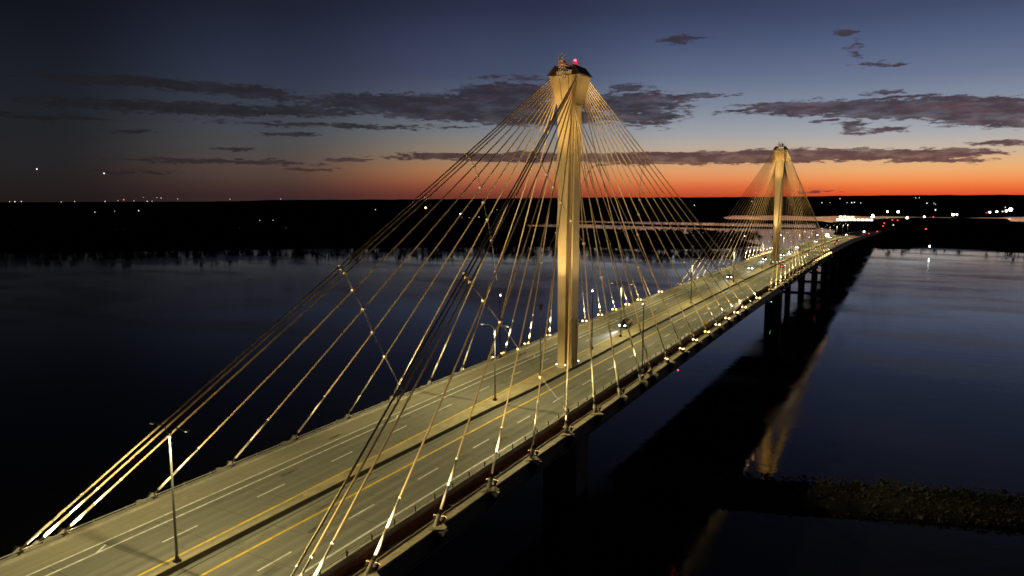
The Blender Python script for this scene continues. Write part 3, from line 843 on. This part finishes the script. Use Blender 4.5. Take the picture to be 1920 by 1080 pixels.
FL_E, FL_COL, FW_E = 30000.0, (1.0, .70, .31), 33000.0
br_me = {}
for s in (-1, 1):
    m = MB(); w = [(14.92, -1.1), (14.92, 1.1), (15.49, .8), (15.95, .46), (16.4, .22), (16.4, -.22), (15.95, -.46), (15.49, -.8)]
    m.loft([[(s * x, y, .012) for x, y in w], [(s * x, y, .10) for x, y in w]])
    br_me[s] = m.mesh('anchor_plate', FLANGE)
    m = MB(); m.loft([[(s * x, y, z) for x, y, z in ((15.415, -.55, -.21), (16.5, -.3, -.21), (16.5, .3, -.21), (15.415, .55, -.21))], [(s * x, y, z) for x, y, z in ((15.415, -.5, -1.9), (15.75, -.25, -1.9), (15.75, .25, -1.9), (15.415, .5, -1.9))]])
    br_me[(s, 'w')] = m.mesh('anchor_gusset', FASC)
for y0, nm in ((0, 'near'), (230, 'far')):
    for sx_ in (-1, 1):
        for sy_ in (-1, 1):
            toward_cam = (sy_ < 0)
            sd = 'left' if sx_ < 0 else 'right'
            fan = ('near pylon, camera side' if sy_ < 0 else 'near pylon, far side') if y0 == 0 else ('far pylon, camera side' if sy_ < 0 else 'far pylon, far side')
            tie_pts = {'low': [], 'up': []}
            for k in range(1, 12):
                b, t = stay_ends(y0, sx_, sy_, k)
                d = (t - b); L = d.length; d.normalize()
                lab = f'{ORD[k-1]} golden stay cable of the {sd} fan on the {fan}'
                c = thing('stay_cable', b, lab, 'stay cable', 'golden stay cables of the bridge')
                sag = lambda u: Vector((0, 0, -.00055 * L * 4 * u * (1 - u) * (L / 60)))
                at = lambda u: b + (t - b) * u + sag(u)
                u0 = 7.6 / L
                pts = [at(u0 + (1 - u0) * i / 8) for i in range(9)]
                m = MB()
                for p_, q_ in zip(pts[:-1], pts[1:]): m.tube(p_, q_, .105, .105, 8, False)
                m.build('strand', CABLE, c, True)
                m = MB(); m.tube(at(4.3 / L), at(7.7 / L), .108, .108, 8); m.tube(at(7.5 / L), at(7.75 / L), .122, .122, 8); m.build('transition_pipe', SLEEVE, c, True)
                m = MB(); m.tube(at(1.75 / L), at(4.35 / L), .135, .135, 10); m.build('lower_sleeve', SLEEVE, c, True)
                m = MB(); m.tube(at(1.15 / L), at(1.75 / L), .12, .12, 8); m.tube(at(1.18 / L), at(1.34 / L), .24, .24, 8); m.build('collar', DARKM, c, True)
                m = MB(); m.tube(b - d * .25, at(1.18 / L), .23, .23, 10); m.build('anchor_pipe', CONC, c, True)
                # bracket on the girder belongs to the bridge
                for key, nm2, mt_ in ((sx_, 'anchor_plate', None), ((sx_, 'w'), 'anchor_gusset', None)):
                    if k >= 10: continue
                    o = bpy.data.objects.new(nm2, br_me[key]); COL.objects.link(o); o.parent = bridge; o.location = (0, b.y, zd(b.y))
                # floodlight
                loc = Vector((sx_ * 15.1, b.y - sy_ * .75, zd(b.y) + .11))
                az = math.atan2(-(t.x - loc.x), (t.y - loc.y))
                el = math.atan2(t.z - loc.z - 1.5, math.hypot(t.x - loc.x, t.y - loc.y))
                if not (k == 10):
                    if first: f_ = fl; first = False
                    else: f_ = dup(fl)
                    f_.location = loc; f_.rotation_euler = (0, 0, az)
                    for ch in f_.children:
                        if ch.name.startswith('lamp_head'): ch.rotation_euler = (el, 0, 0)
                    tag(f_, f'{"dark backed" if toward_cam else "glowing"} floodlight pair under the {ORD[k-1]} stay, {sd} fan, {fan}', 'floodlight', 'floodlight pairs at the feet of the stays')
                    aim = Vector((0, math.cos(el), math.sin(el)))
                    e2 = el - R(16); aim2 = Vector((0, math.cos(e2), math.sin(e2)))
                    lamp('flood_bulb', 'SPOT', Vector((-.44, 0, .42)) + aim * .40, FL_E * min(1.15, (L / 80) ** 1.9), FL_COL, f_, aim, R(14.5), .6, .15)
                    if k in (3, 5, 7, 9, 11): w_ = lamp('flood_bulb', 'SPOT', Vector((.44, 0, .42)) + aim * .40, FW_E * min(1.0, max(.07, (abs(b.y - y0) / 52) ** 2)), (1.0, .77, .42), f_, aim2, R(31), .45, .15)
                for key, tab in (('low', T_LOW), ('up', T_UP)):
                    if k in tab: tie_pts[key].append(at(tab[k]))
            for key in ('low', 'up'):
                pts = tie_pts[key][::-1]
                t = thing('cross_tie', pts[len(pts) // 2], f'{"lower" if key == "low" else "upper"} cross tie rope on the {sd} fan of stays, {fan}', 'cross tie', 'cross tie ropes between the stays')
                m = MB()
                offs = Vector((0, .09, 0))
                for a_, b_ in zip(pts[:-1], pts[1:]):
                    m.tube(a_ + offs, b_ + offs, .02, .02, 5); m.tube(a_ - offs, b_ - offs, .02, .02, 5)
                e_ = pts[-1] + (pts[-1] - pts[-2]) * .3
                m.tube(pts[-1], e_, .028, .028, 5)
                m.build('tie_rope', ROPE, t)
                for q in pts:
                    MB().box(q, (.17, .24, .15)).build('clamp', SLEEVE, t)

# flood poles round each pylon, lighting the shaft below the joint at 24 m
def flood_pole(x, y, target, label, zbase, e=10500):
    z0 = zd(y) + zbase
    p = thing('floodlight_pole', (x, y, z0), label, 'floodlight pole', 'floodlight poles around the pylons')
    m = MB(); m.tube((x, y, z0), (x, y, zd(y) + 12.2), .13, .075, 8); m.build('pole', DARKM, p)
    MB().box((x, y, z0 + .35), (.22, .22, .35)).build('base_box', DARKM, p)
    d = (Vector(target) - Vector((x, y, zd(y) + 12.5))).normalized()
    c = Vector((x, y, zd(y) + 12.5))
    q = d.to_track_quat('Y', 'Z').to_matrix()
    hd = MB(); hd.tube(c - d * .3, c + d * .12, .16, .24, 10); hd.box(c + d * .42 + q @ Vector((0, 0, .27)), (.34, .42, .012), q); h = hd.build('flood_head', DARKM, p)
    MB().tube(c + d * .122, c + d * .16, .15, .15, 10).build('lens', WHITEG, h)
    lamp('flood_bulb', 'SPOT', c + d * .3 - Vector((x, y, z0)), e, (1.0, .78, .38), p, d, R(34), .9, .03)
for y0, nm in ((0, 'near'), (230, 'far')):
    flood_pole(-.3, y0 - 10.5, (0, y0 - 2.7, 20.8), f'slender floodlight pole on the median in front of the {nm} pylon', .55)
    flood_pole(-1.0, y0 + 14.0, (0, y0 + 2.7, 20.8), f'slender floodlight pole on the median behind the {nm} pylon', .55)
    flood_pole(-14.6, y0 + .3, (-1.4, y0, 20.5), f'slender floodlight pole at the left deck edge beside the {nm} pylon', 0, 9000)
    flood_pole(13.6, y0 + 2.4, (1.4, y0, 20.5), f'slender floodlight pole at the right deck edge beside the {nm} pylon', 0, 3000)

# ------------------------------------------------------------------ STREET LAMPS
def street_node(l):
    """wide-throw lantern: more light sideways than straight down so that the road is lit evenly"""
    l.use_nodes = True; t = l.node_tree; em = t.nodes['Emission']
    g = t.nodes.new('ShaderNodeTexCoord'); s = t.nodes.new('ShaderNodeSeparateXYZ'); t.links.new(g.outputs['Normal'], s.inputs[0])
    a = t.nodes.new('ShaderNodeMath'); a.operation = 'ABSOLUTE'; t.links.new(s.outputs[2], a.inputs[0])
    mx_ = t.nodes.new('ShaderNodeMath'); mx_.operation = 'MAXIMUM'; t.links.new(a.outputs[0], mx_.inputs[0]); mx_.inputs[1].default_value = .46
    pw = t.nodes.new('ShaderNodeMath'); pw.operation = 'POWER'; t.links.new(mx_.outputs[0], pw.inputs[0]); pw.inputs[1].default_value = -1.95
    t.links.new(pw.outputs[0], em.inputs['Strength'])
sl = thing('street_lamp', (0, 0, 0), '', 'street lamp', 'double arm street lamps along the median')
m = MB(); m.tube((0, 0, 0), (0, 0, 10.4), .13, .075, 10); m.build('pole', POLEM, sl, True)
m = MB(); m.box((0, 0, .10), (.26, .26, .10)); m.tube((0, 0, .2), (0, 0, .55), .2, .14, 10); m.build('base', DARKM, sl)
for s in (-1, 1):
    pts = [(0, 0, 9.9), (s * .10, 0, 10.45), (s * .38, 0, 10.95), (s * .85, 0, 11.2), (s * 1.5, 0, 11.22), (s * 1.9, 0, 11.2)]
    a = MB().path([Vector(p_) for p_ in pts], .055, 6).build('arm', POLEM, sl, True)
    m = MB(); m.loft([[(s * 1.8 + dx * .06, dy * .07, 11.2 + dz) for dx, dy, dz in ((0, -1, -.05), (0, 1, -.05), (0, 1, .05), (0, -1, .05))], [(s * 2.1, dy * .16, 11.2 + dz) for dy, dz in ((-1, -.06), (1, -.06), (1, .08), (-1, .08))], [(s * 2.55, dy * .12, 11.2 + dz) for dy, dz in ((-1, -.05), (1, -.05), (1, .04), (-1, .04))]])
    h = m.build('lamp_head', GALV, sl)
    MB().box((s * 2.25, 0, 11.125), (.16, .09, .012)).build('lens', STREETG, h)
def add_street_bulbs(o):
    for s in (-1, 1):
        b = lamp('street_bulb', 'SPOT', (s * 2.25, 0, 11.05), 3900, (1.0, .85, .385), o, (0, 0, -1), R(156), .3, .12)
        street_node(b.data)
nums = ['nearest', 'second', 'third', 'fourth', 'fifth', 'sixth', 'seventh', 'eighth', 'ninth', 'tenth', 'eleventh', 'twelfth', 'thirteenth', 'fourteenth', 'fifteenth', 'sixteenth']
base_lamp = sl
ys = [-81.4 + 55.4 * i for i in range(14)]
copies = [dup(base_lamp) for _ in ys[1:]] + [dup(base_lamp)]
for i, (o, y) in enumerate(zip([base_lamp] + copies[:-1], ys)):
    o.location = ((-.37, -.35, -.6)[i] if i < 3 else 0, y, zd(y) + .55)
    o['label'] = f'grey double arm street lamp on the median, {nums[i]} in the row counted from the camera'
    o.scale = (1, 1, 1.1 if i == 0 else 1.05); add_street_bulbs(o)
o = copies[-1]; o.location = (0, -136, zd(-136) + .55); o['label'] = 'grey double arm street lamp standing on the median behind the camera end of the span'; add_street_bulbs(o)
# sign on the fourth lamp
sg = thing('lamp_sign', (0, 84.8, zd(84.8) + 8.6), 'small gold lit panel hung on a street lamp between the pylons', 'sign')
MB().box((.02, 84.6, zd(84.8) + 8.6), (.34, .05, .62)).build('panel', mat('gold_panel', (.75, .55, .25), .5), sg)

# ------------------------------------------------------------------ VEHICLES
def make_car(name, paint, label, suv=False, oncoming=True):
    t = thing(name, (0, 0, 0), label, 'car', 'cars driving over the bridge')
    hb, hr_, L = (1.05, 1.75, 2.4) if suv else (.88, 1.42, 2.25)
    w = .94
    # lower body, nose at -y
    st = [(-L, .45, .30, .62, .86), (-L + .12, .34, .28, .74, .93), (-L * .55, .26, .26, hb - .04, 1.0), (-.2, .26, .26, hb, 1.0), (L * .6, .26, .26, hb + .04, 1.0), (L - .15, .32, .3, hb, .97), (L, .45, .36, hb - .16, .9)]
    rings = []
    for y, z0, _, z1, k in st:
        rings.append([(-w * k * .9, y, z0), (w * k * .9, y, z0), (w * k, y, z0 + .18), (w * k, y, z1 - .14), (w * k * .88, y, z1), (-w * k * .88, y, z1), (-w * k, y, z1 - .14), (-w * k, y, z0 + .18)])
    m = MB(); m.loft(rings); m.build('body', paint, t)
    ca, cb, ra, rb = (-.95, L - .1, -.35, L - .35) if suv else (-.95, L - .45, -.2, L - 1.2)
    m = MB(); m.loft([[(-.84, ca, hb - .02), (.84, ca, hb - .02), (.86, cb, hb + .0), (-.86, cb, hb + .0)], [(-.66, ra, hr_ - .05), (.66, ra, hr_ - .05), (.68, rb, hr_ - .05), (-.68, rb, hr_ - .05)]]); m.build('windows', GLASS, t)
    m = MB(); m.loft([[(-.67, ra + .02, hr_ - .05), (.67, ra + .02, hr_ - .05), (.69, rb, hr_ - .05), (-.69, rb, hr_ - .05)], [(-.6, ra + .2, hr_ + .02), (.6, ra + .2, hr_ + .02), (.62, rb - .1, hr_ + .02), (-.62, rb - .1, hr_ + .02)]]); m.build('roof', paint, t)
    if suv:
        m = MB()
        for x in (-.55, .55): m.tube((x, ra + .3, hr_ + .08), (x, rb - .2, hr_ + .08), .03, .03, 5); m.box((x, ra + .4, hr_ + .05), (.03, .05, .04)); m.box((x, rb - .3, hr_ + .05), (.03, .05, .04))
        m.build('roof_rail', GALV, t)
    wm = MB(); wm.tube((-.11, 0, 0), (.11, 0, 0), .35, .35, 14); wme = wm.mesh('tyre', TYRE)
    rm_ = MB(); rm_.tube((-.118, 0, 0), (.118, 0, 0), .2, .2, 10); rme = rm_.mesh('rim', RIM)
    for x in (-.85, .85):
        for y in (-L * .62, L * .6):
            q = bpy.data.objects.new('wheel', wme); COL.objects.link(q); q.parent = t; q.location = (x, y, .35)
            q2 = bpy.data.objects.new('rim', rme); COL.objects.link(q2); q2.parent = q
    for x in (-.66, .66):
        MB().sphere((x, -L + .02, .68), .17, 8, 6, (1.25, .5, .8)).build('headlight', HEADG, t)
        MB().box((x * 1.05, L - .01, hb - .24), (.17, .04, .1)).build('taillight', TAILG, t)
    MB().box((0, -L - .0, .5), (.5, .06, .1)).build('grille', DARKM, t)
    MB().box((0, L + .0, .52), (.26, .02, .07)).build('number_plate', PAINTW, t)
    return t
P_DARK = mat('car_paint_dark', (.012, .013, .016), .25, .3, spec=.6)
P_SILV = mat('car_paint_silver', (.35, .35, .36), .3, .6)
P_RED = mat('car_paint_red', (.28, .02, .015), .3, .1)
P_WHT = mat('car_paint_white', (.65, .65, .63), .35)
P_GOLD = mat('car_paint_tan', (.30, .22, .12), .35, .3)
def headlight_beam(o, e=9000):
    lamp('headlight_bulb', 'SPOT', (0, -2.6, .75), e, (.92, .97, 1.0), o, (0, -1, -.04), R(24), 1.0, .3)
suv = make_car('suv', P_DARK, 'black SUV with bright headlights coming past the near pylon in the inner left lane', True)
car = make_car('sedan', P_RED, 'red car with headlights on, nearer of the two cars approaching between the pylons')
suv.location = (-4.6, 43.6, zd(43.6) + .005)
def place(src, x, y, label, rz=0, paint=None, beam=0):
    o = dup(src)
    o.location = (x, y, zd(y) + .005); o.rotation_euler = (0, 0, rz); o['label'] = label
    if paint:
        for c in o.children:
            if c.name.split('.')[0] in ('body', 'roof'):
                c.data = c.data.copy(); c.data.materials[0] = paint
    if beam: headlight_beam(o, beam)
    return o
place(car, -4.6, 197, 'pale car with headlights on, farther of the two cars approaching between the pylons', 0, P_WHT, 5000)
place(suv, -8.0, 249, 'bright headlights of a vehicle just left of the foot of the far pylon', 0, P_DARK, 16000)
place(car, -4.6, 281, 'car with headlights on just emerging right of the foot of the far pylon', 0, P_SILV, 9000)
place(suv, -4.8, 312, 'large vehicle with dazzling headlights in the inner lane behind the far pylon', 0, P_DARK, 22000)
place(car, -7.9, 360, 'car with headlights beyond the far pylon in the outer left lane', 0, P_SILV, 9000)
place(car, -7.6, 455, 'white headlights of a car well beyond the far pylon, ahead of the brightest one', 0, P_SILV, 4000)
place(suv, -7.4, 560, 'headlights of a car far along the approach, left lane', 0, P_DARK, 4000)
place(car, -4.4, 690, 'headlights of a car near the far end of the approach', 0, P_WHT, 0)
place(car, 5.2, 214, 'red car with lit tail lamps going away beside the far pylon', math.pi, P_RED, 2500)
place(car, 5.2, 372, 'tan car going away in the inner right lane beyond the far pylon', math.pi, P_GOLD, 2000)
place(car, 8.6, 418, 'red tail lamps of a car in the outer right lane beyond the last stay', math.pi, P_RED, 2000)
place(suv, 5.4, 470, 'red tail lamps of a vehicle following the row leaving beyond the far pylon', math.pi, P_DARK, 2000)
place(suv, 8.7, 548, 'tall vehicle with red rear lamps far along the approach', math.pi, P_WHT, 2000)
place(car, 5.4, 640, 'red tail lamps of a car near the end of the approach spans', math.pi, P_RED, 0)
place(car, 8.5, 735, 'small red tail lamps where the bridge reaches the bank', math.pi, P_RED, 0)
headlight_beam(suv, 24000); headlight_beam(car, 5000); car.location = (-4.9, 158.5, zd(158.5) + .005)

# ------------------------------------------------------------------ DISTANT LIGHTS AND BUILDINGS
def at_bearing(px, py, dist):
    d = _X * ((px - 960) / F_PX) - _Y * ((py - 540) / F_PX) + _F
    d = d / math.hypot(d.x, d.y)
    return CAM + d * dist
def far_lamp(px, py, dist, size, glowm, label, group=None, name='distant_lamp'):
    c = at_bearing(px, py, dist)
    o = thing(name, (c.x, c.y, c.z), label, 'distant lamp', group)
    r = size * (.62 if glowm in (WHITEG, TAILG) else .8) / F_PX * dist
    MB().sphere(c, r, 8, 6).build('lens', glowm, o, True)
    gz = -22.5 if dist < 2200 else c.z - 12
    MB().tube((c.x, c.y, min(gz, c.z - 1.5)), (c.x, c.y, c.z), .12, .08, 5).build('mast', DARKM, o)
    return o
G1 = 'distant lights along the left skyline'
for i, (px, py, sz) in enumerate(sorted(((18, 378, .9), (28, 378, 1.3), (40, 378, 1.1), (115, 378.5, .9), (140, 378, .9), (197, 377.5, 1.1), (221, 376, .8), (251, 376.5, .9), (276, 377.5, 1.2), (285, 377, .8), (269, 370, .6), (294, 370.5, .8), (302, 371.5, 1.0), (333, 373, .8), (431, 373.6, .9), (526, 373, .8), (796, 370, .7)))):
    far_lamp(px, py, 4700, sz * .6, DOTG, f'tiny pale light on the dark left skyline, {nth(i)} from the left', G1)
far_lamp(232, 374.5, 4700, 1.2, glow('distant_red_glow', (1, .12, .08), 2), 'tiny red mast light on the left skyline', None)
G2 = 'scattered small lights on the dark far shore'
for i, (px, py, sz, dd) in enumerate(sorted(((178, 398, 1.6, 3000), (215, 396, .7, 3000), (260, 395, 1.3, 3000), (487, 413, .8, 1600), (512, 413, .8, 1600), (704, 393, 1.0, 3000), (866, 408, 1.0, 1700), (880, 408, .8, 1700), (898, 407, 1.2, 1700), (932, 393, .7, 3000), (1302, 385, 1.2, 3000), (1410, 377.5, 1.2, 3600), (1541, 380, 1.2, 3400), (1556, 380, .7, 3400), (1575, 372.5, 1.0, 3800), (1588, 380, .9, 3400), (1597, 380, 1.5, 3400), (1602, 379.5, 1.3, 3400), (1614, 380.5, 1.0, 3400), (1717, 371, .8, 3800), (1724, 371, .8, 3800), (1738, 381, 1.4, 3200), (1751, 381, .8, 3200), (1754, 383, .8, 3200), (1754, 393.5, 1.8, 2600), (1885, 388.5, 1.1, 2800)))):
    far_lamp(px, py, dd, sz * .68, DOTG, f'small white light on the dark far land, {nth(i)} of these from the left', G2)
far_lamp(798, 389.5, 2600, 2.2, glow('orange_far_glow', (1, .55, .2), 6), 'single orange light on the dark far shore behind the left stays')
far_lamp(864, 401.5, 1900, 2.7, WHITEG, 'brightest white light on the far shore behind the left stays')
far_lamp(1664, 397, 2200, 2.2, WHITEG, 'white lamp above the lit riverside building, left of a pair')
far_lamp(1684, 397, 2200, 2.8, WHITEG, 'white lamp above the lit riverside building, right of a pair')
far_lamp(1701, 408.5, 1900, 2.6, WHITEG, 'white lamp at the right end of the lit riverside road')
far_lamp(1733, 406.5, 1900, 2.0, WHITEG, 'lone white lamp on the road across the right bank')
far_lamp(1787, 402.5, 2000, 2.8, WHITEG, 'larger of two touching white lamps on the right bank road')
far_lamp(1794, 402, 2000, 1.9, WHITEG, 'smaller of two touching white lamps on the right bank road')
far_lamp(1856, 398, 2200, 2.1, WHITEG, 'white lamp second left of the bright cluster at the right edge')
far_lamp(1869, 397, 2200, 2.1, WHITEG, 'white lamp next left of the bright cluster at the right edge')
far_lamp(1880, 396.5, 2200, 1.2, DOTW, 'faint pinkish lamp touching the bright cluster at the right edge')
far_lamp(1887, 395.5, 2200, 2.4, WHITEG, 'left lobe of the bright lamp cluster at the right edge')
far_lamp(1895, 393, 2200, 4.2, WHITEG, 'brightest white lamp at the right edge of the picture')
far_lamp(1551, 441, 640, 3.8, WARMG, 'dazzling pinkish lamp left of the approach just past the far pylon')
far_lamp(1533, 440.5, 660, 1.5, WHITEG, 'small white lamp left of the dazzling one past the far pylon')
far_lamp(1464, 441, 620, 1.3, WHITEG, 'small white lamp seen through the far pylon stays')
far_lamp(1509, 434, 900, 1.0, DOTG, 'small light on the water behind the far pylon stays')
far_lamp(1397, 443, 660, .9, DOTG, 'faint light on the island left of the far pylon')
far_lamp(1743, 462, 815, 1.8, WHITEG, 'white lamp on the river bank at right with a streak in the water')
far_lamp(1675, 422, 1500, 1.1, DOTG, 'faint grey lamp on the land beyond the end of the bridge')
far_lamp(1620, 434.5, 980, 1.9, WHITEG, 'white lamp beside the road at the far end of the bridge')
far_lamp(1850, 399, 2200, 1.0, TAILG, 'red lamp left of the white lamps at the right edge')
far_lamp(1750, 406.5, 1900, 1.1, TAILG, 'red lamp on the road across the right bank')
far_lamp(1736, 429.3, 1200, 1.6, TAILG, 'red lamp low on the dark right bank')
for i, (px, py, dd) in enumerate(((1629, 438, 900), (1645, 434, 1010), (1656, 424, 1250), (1658, 418.5, 1400), (1673, 412.5, 1650), (1683, 413, 1680))):
    far_lamp(px, py, dd, 1.25, TAILG, f'red car lamp on the road past the bridge end, {nth(i)} along it', 'red car lamps on the road beyond the bridge')
for px, py in ((69, 317), (195, 325)):
    c = at_bearing(px, py, 9000)
    o = thing('aircraft_light', c, 'white dot of an aircraft light in the dark left sky, ' + ('farther left and higher' if px < 100 else 'nearer the middle and lower'), 'aircraft light')
    MB().sphere(c, 6, 8, 6).build('lens', DOTG, o, True)
# lit riverside building on the far bank
def lit_building():
    c = at_bearing(1607, 410, 1760); ang = -R(azel(1607, 410)[0])
    b = thing('riverside_building', (c.x, c.y, -22.6), 'brightly floodlit low building on the water far behind the bridge end', 'building', rz=ang)
    gl = glow('floodlit_wall_glow', (1.0, .88, .62), 2.6); warm = glow('floodlit_awning_glow', (1, .8, .45), 4)  # floodlit brightness of the building, put in as glowing panels
    def loc(mb, nm, mt_): return mb.build(nm, mt_, b, world=False)
    loc(MB().box((-4, 0, 3.4), (36, 6, 3.4)), 'wall', mat('pale_wall', (.6, .55, .45), .7))
    loc(MB().box((-4, 0, 7.1), (37.5, 7.5, .35)), 'roof', ROOF)
    for k in range(9):
        x = -38 + k * 8.2
        loc(MB().box((x, -6.05, 3.7), (3.3, .05, 2.9)), 'window', gl)
    for x in (-33, -25, -17, -9):
        loc(MB().box((x, -3, 9.4 + (.9 if x < -20 else 0)), (2.9, 1.2, 1.9)), 'lit_top_panel', warm)
    loc(MB().box((-2, -14, .9), (46, 5, .5)), 'dock', mat('dock_planks', (.3, .26, .2), .8))
    return b
lit_building()
c = at_bearing(1636.5, 404, 1800)
t = thing('signal_tower', (c.x, c.y, -22.5), 'small two tier lit tower right of the floodlit riverside building', 'tower')
MB().box((c.x, c.y, -18), (1.2, 1.2, 4.5)).build('shaft', CONC, t)
MB().box((c.x, c.y, -12.4), (3.2, 2, .9)).build('lit_gallery', WHITEG, t)
MB().box((c.x, c.y, -10.8), (2.4, 1.6, .4)).build('deck_roof', ROOF, t)
MB().sphere((c.x, c.y, -9.2), 2.1, 8, 6, (1, 1, .7)).build('top_lamp', WHITEG, t)
print('objects', len(bpy.data.objects))
